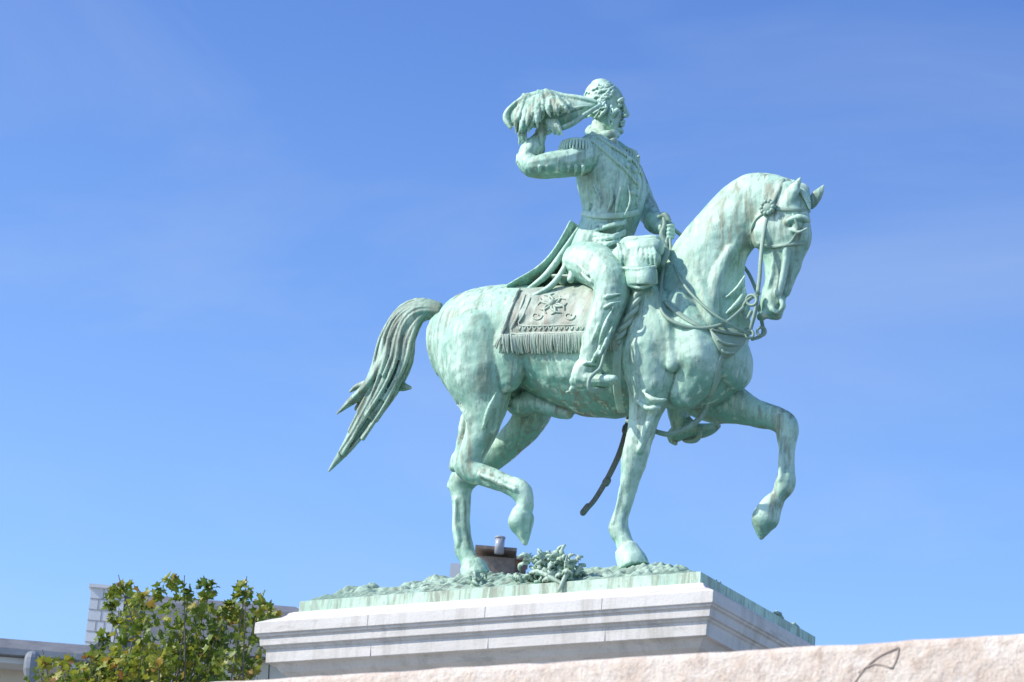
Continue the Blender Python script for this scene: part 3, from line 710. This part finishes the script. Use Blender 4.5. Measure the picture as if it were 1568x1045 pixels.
m=M(); zt,c,w=bx(m,140,192,902,D,0,.75); m.obj("stack",WHITEB,ws,False)
m=M()
for k in range(1,18): 
    m.box(np.array([c[0],c[1],zt-k*.22])-Fh*.002,Rh*w,Fh*.004,Zv*.007)
    for s_ in (-.5,0,.5): m.box(np.array([c[0],c[1],zt-k*.22+.11])-Fh*.002+Rh*w*(s_+(.25 if k%2 else 0)),Rh*.006,Fh*.004,Zv*.10)
m.obj("block_joints",m2,ws,False)
m=M(); m.box(np.array([c[0],c[1],zt+.035])+Fh*.37,Rh*(w+.05),Fh*.42,Zv*.035); m.obj("cap",WHITEB,ws,False)
m=M(); m.box(np.array([c[0],c[1],zt-1.6])+Rh*(w+.16)+Fh*.5,Rh*.14,Fh*.4,Zv*1.6); m.obj("slate_cheek",SLATE,ws,False)
rb=empty("slate_roof_building"); D=66
m=M(); zt,c,w=bx(m,196,462,1005,D,0,9); m.obj("walls",CREAM,rb,False)
m=M(); e0=np.array([c[0],c[1],zt]); a=e0-Rh*w-Fh*.3; b_=e0+Rh*w-Fh*.3; up=Fh*.6+Zv*1.15; up2=up+Fh*.7+Zv*.3
m.V=[tuple(v) for v in (a,b_,b_+up,a+up,b_+up2-Rh*.3,a+up2,a+Fh*9,b_+Fh*9)]; m.F=[(0,1,2,3),(3,2,4,5),(5,4,7,6),(0,3,5,6),(1,7,4,2),(0,6,7,1)]
m.obj("roof",SLATE,rb,False)
bc=empty("chimney_building"); D=75
m=M(); zt,c,w=bx(m,640,860,905,D,0,10); m.obj("walls",CREAM,bc,False)
m=M(); bx(m,690,733,864,D-1,zt-2,1.0); m.obj("light_parapet",WHITEB,bc,False)
m=M(); bx(m,731,789,853,D,zt-2,1.0); bx(m,786,806,866,D+1,zt-2,.8); m.obj("brick_chimney",BRK,bc,False)
m=M(); A=at(759,848,D+.4); m.box(A+Fh*.1,Rh*.5,Fh*.62,Zv*.04)
m.box(at(796,862,D+1.4),Rh*.2,Fh*.45,Zv*.04); m.obj("chimney_cap",BRK,bc,False)
m=M(); q=at(764,848,D-.15); m.tube3([[*q,.115],[*(q+Zv*.40),.115]],n=1,seg=16,cap=False); m.tube3([[*(q+Zv*.37),.13],[*(q+Zv*.41),.13]],n=1,seg=16,cap=False); m.obj("metal_flue",simple("steel",(.30,.31,.33),(.45,.46,.48),5,.35),bc)
# ------------------------------------------------------------------ tree
tree=empty("plane_tree"); D=38
lm,nt,b=newmat("autumn_leaves")
at_=nt.nodes.new("ShaderNodeAttribute"); at_.attribute_name="tone"
c=ramp(nt,at_.outputs["Fac"],[(0,(.07,.12,.014)),(.4,(.19,.26,.03)),(.7,(.38,.38,.045)),(.88,(.46,.30,.05)),(1,(.28,.13,.03))])
nt.links.new(c,b.inputs["Base Color"]); b.inputs["Roughness"].default_value=.45
tr=nt.nodes.new("ShaderNodeBsdfTranslucent"); nt.links.new(c,tr.inputs[0]); ms=nt.nodes.new("ShaderNodeMixShader"); ms.inputs[0].default_value=.4
out=nt.nodes["Material Output"]; nt.links.new(b.outputs[0],ms.inputs[1]); nt.links.new(tr.outputs[0],ms.inputs[2]); nt.links.new(ms.outputs[0],out.inputs[0])
top=[(55,1015),(105,1008),(150,1000),(185,975),(196,910),(215,903),(235,908),(268,884),(290,893),(305,915),(322,900),(345,925),(372,905),(395,912),(412,925),(422,940),(415,965)]
clumps=[]
for i in range(165):
    x=random.uniform(50,422); ty=np.interp(x,[p[0] for p in top],[p[1] for p in top])
    y=ty+random.random()**.9*(270)+18
    if x>385 and 950<y<1100 and random.random()<.75: continue
    if x<190 and y<1010: continue
    clumps.append((at(x,y,D+random.uniform(-1.4,1.4)),random.uniform(.10,.27)))
for (x,y) in [(176,905),(186,893),(158,975),(180,945),(170,925),(215,905),(245,900),(262,884),(282,896),(320,903),(350,925),(374,908),(400,915),(414,930),(300,930),(392,940),(335,945),(70,1010),(100,1012),(148,992),(318,890),(376,898)]:
    clumps.append((at(x,y+7,D+random.uniform(-.8,.8)),.075))
bot=at(240,1300,D); base=np.array([bot[0],bot[1],0])
V=[];Fc=[];tone=[]
shape=[(0,0),(.28,.12),(.55,.05),(.42,.38),(.62,.62),(.25,.62),(0,1.05),(-.25,.62),(-.62,.62),(-.42,.38),(-.55,.05),(-.28,.12)]
for cpos,rad in clumps:
    ct=random.uniform(-.15,.26)
    for k in range(int(8+rad*140)):
        o=np.random.normal(size=3); o=o/np.linalg.norm(o)*rad*random.random()**.4*1.4; p=cpos+o
        s_=random.uniform(.06,.13); d=nrm(np.random.normal(size=3)+np.array([0,0,-.5])); n_=nrm(np.random.normal(size=3)*.8+np.array([-.4,-.3,.8])); sd_=nrm(np.cross(d,n_)); n2_=np.cross(sd_,d)
        bI=len(V)
        for (a,h) in shape: V.append(tuple(p+sd_*a*s_+d*h*s_+n2_*abs(a)*s_*.35))
        Fc.append(tuple(bI+j for j in range(12))); tone.append(min(1,max(0,.36+ct+random.gauss(0,.18)+(.25 if random.random()<.12 else 0))))
me=bpy.data.meshes.new("foliage"); me.from_pydata(V,[],Fc); at2=me.attributes.new("tone",'FLOAT','FACE'); at2.data.foreach_set("value",tone)
me.materials.append(lm); lo=bpy.data.objects.new("foliage",me); scene.collection.objects.link(lo); lo.parent=tree
Bk=simple("bark",(.12,.09,.07),(.24,.20,.15),6)
m=M(); crown=np.array([base[0],base[1],bot[2]-1])
m.tube3([[*base,.28],[*(base*.5+crown*.5+Rh*.1),.22],[*crown,.17]],seg=12)
for cpos,rad in clumps:
    if random.random()<.35: continue
    mid=crown*.45+cpos*.55+np.random.normal(size=3)*.22+Zv*-.25
    m.tube3([[*(crown-Zv*random.uniform(0,1.2)),.045],[*mid,.016],[*cpos,.006],[*(cpos+nrm(cpos-mid)*rad),.003]],n=3,seg=6)
m.obj("trunk_and_limbs",Bk,tree)
# ------------------------------------------------------------------ light
sd_=nrm(np.array([-.58,-.50,.64])); el=math.asin(sd_[2]); az=math.atan2(sd_[0],sd_[1])
sl=bpy.data.lights.new("sun",'SUN'); sl.energy=5.0; sl.angle=math.radians(.5); sl.color=(1,.95,.86)
so=bpy.data.objects.new("sun",sl); scene.collection.objects.link(so); so.rotation_euler=Vector(sd_).to_track_quat('Z','Y').to_euler()
w=bpy.data.worlds.new("World"); scene.world=w; w.use_nodes=True; nt=w.node_tree; bgn=nt.nodes["Background"]
sk=nt.nodes.new("ShaderNodeTexSky"); sk.sky_type='NISHITA'; sk.sun_disc=False; sk.sun_elevation=el; sk.sun_rotation=az; sk.dust_density=1.0; sk.ozone_density=2.0; sk.air_density=1.0
tc=nt.nodes.new("ShaderNodeTexCoord"); mp=nt.nodes.new("ShaderNodeMapping"); mp.inputs["Scale"].default_value=(1.5,2.5,6); mp.inputs["Rotation"].default_value=(0,.35,.5)
n=nt.nodes.new("ShaderNodeTexNoise"); n.inputs["Scale"].default_value=2.2; n.inputs["Detail"].default_value=7; n.inputs["Roughness"].default_value=.55; n.inputs["Distortion"].default_value=.5
nt.links.new(tc.outputs["Generated"],mp.inputs[0]); nt.links.new(mp.outputs[0],n.inputs["Vector"])
f=ramp(nt,n.outputs["Fac"],[(.46,g3(0)),(.85,g3(.30))])
sx=nt.nodes.new("ShaderNodeSeparateXYZ"); nt.links.new(tc.outputs["Generated"],sx.inputs[0])
haze=ramp(nt,sx.outputs[2],[(.0,(.66,.78,.88)),(.23,(.60,.73,.86)),(.43,(.37,.50,.73)),(1.0,(.33,.46,.68))])
sky=mix(nt,1.0,sk.outputs[0],haze,'MULTIPLY')
sky=mix(nt,1.0,sky,(1.9,1.9,2.0),'MULTIPLY')
sky=mix(nt,f,sky,(4.2,4.9,6.0))
nt.links.new(sky,bgn.inputs[0]); bgn.inputs[1].default_value=.15
scene.view_settings.view_transform='Standard'; scene.view_settings.look='None'; scene.view_settings.exposure=0
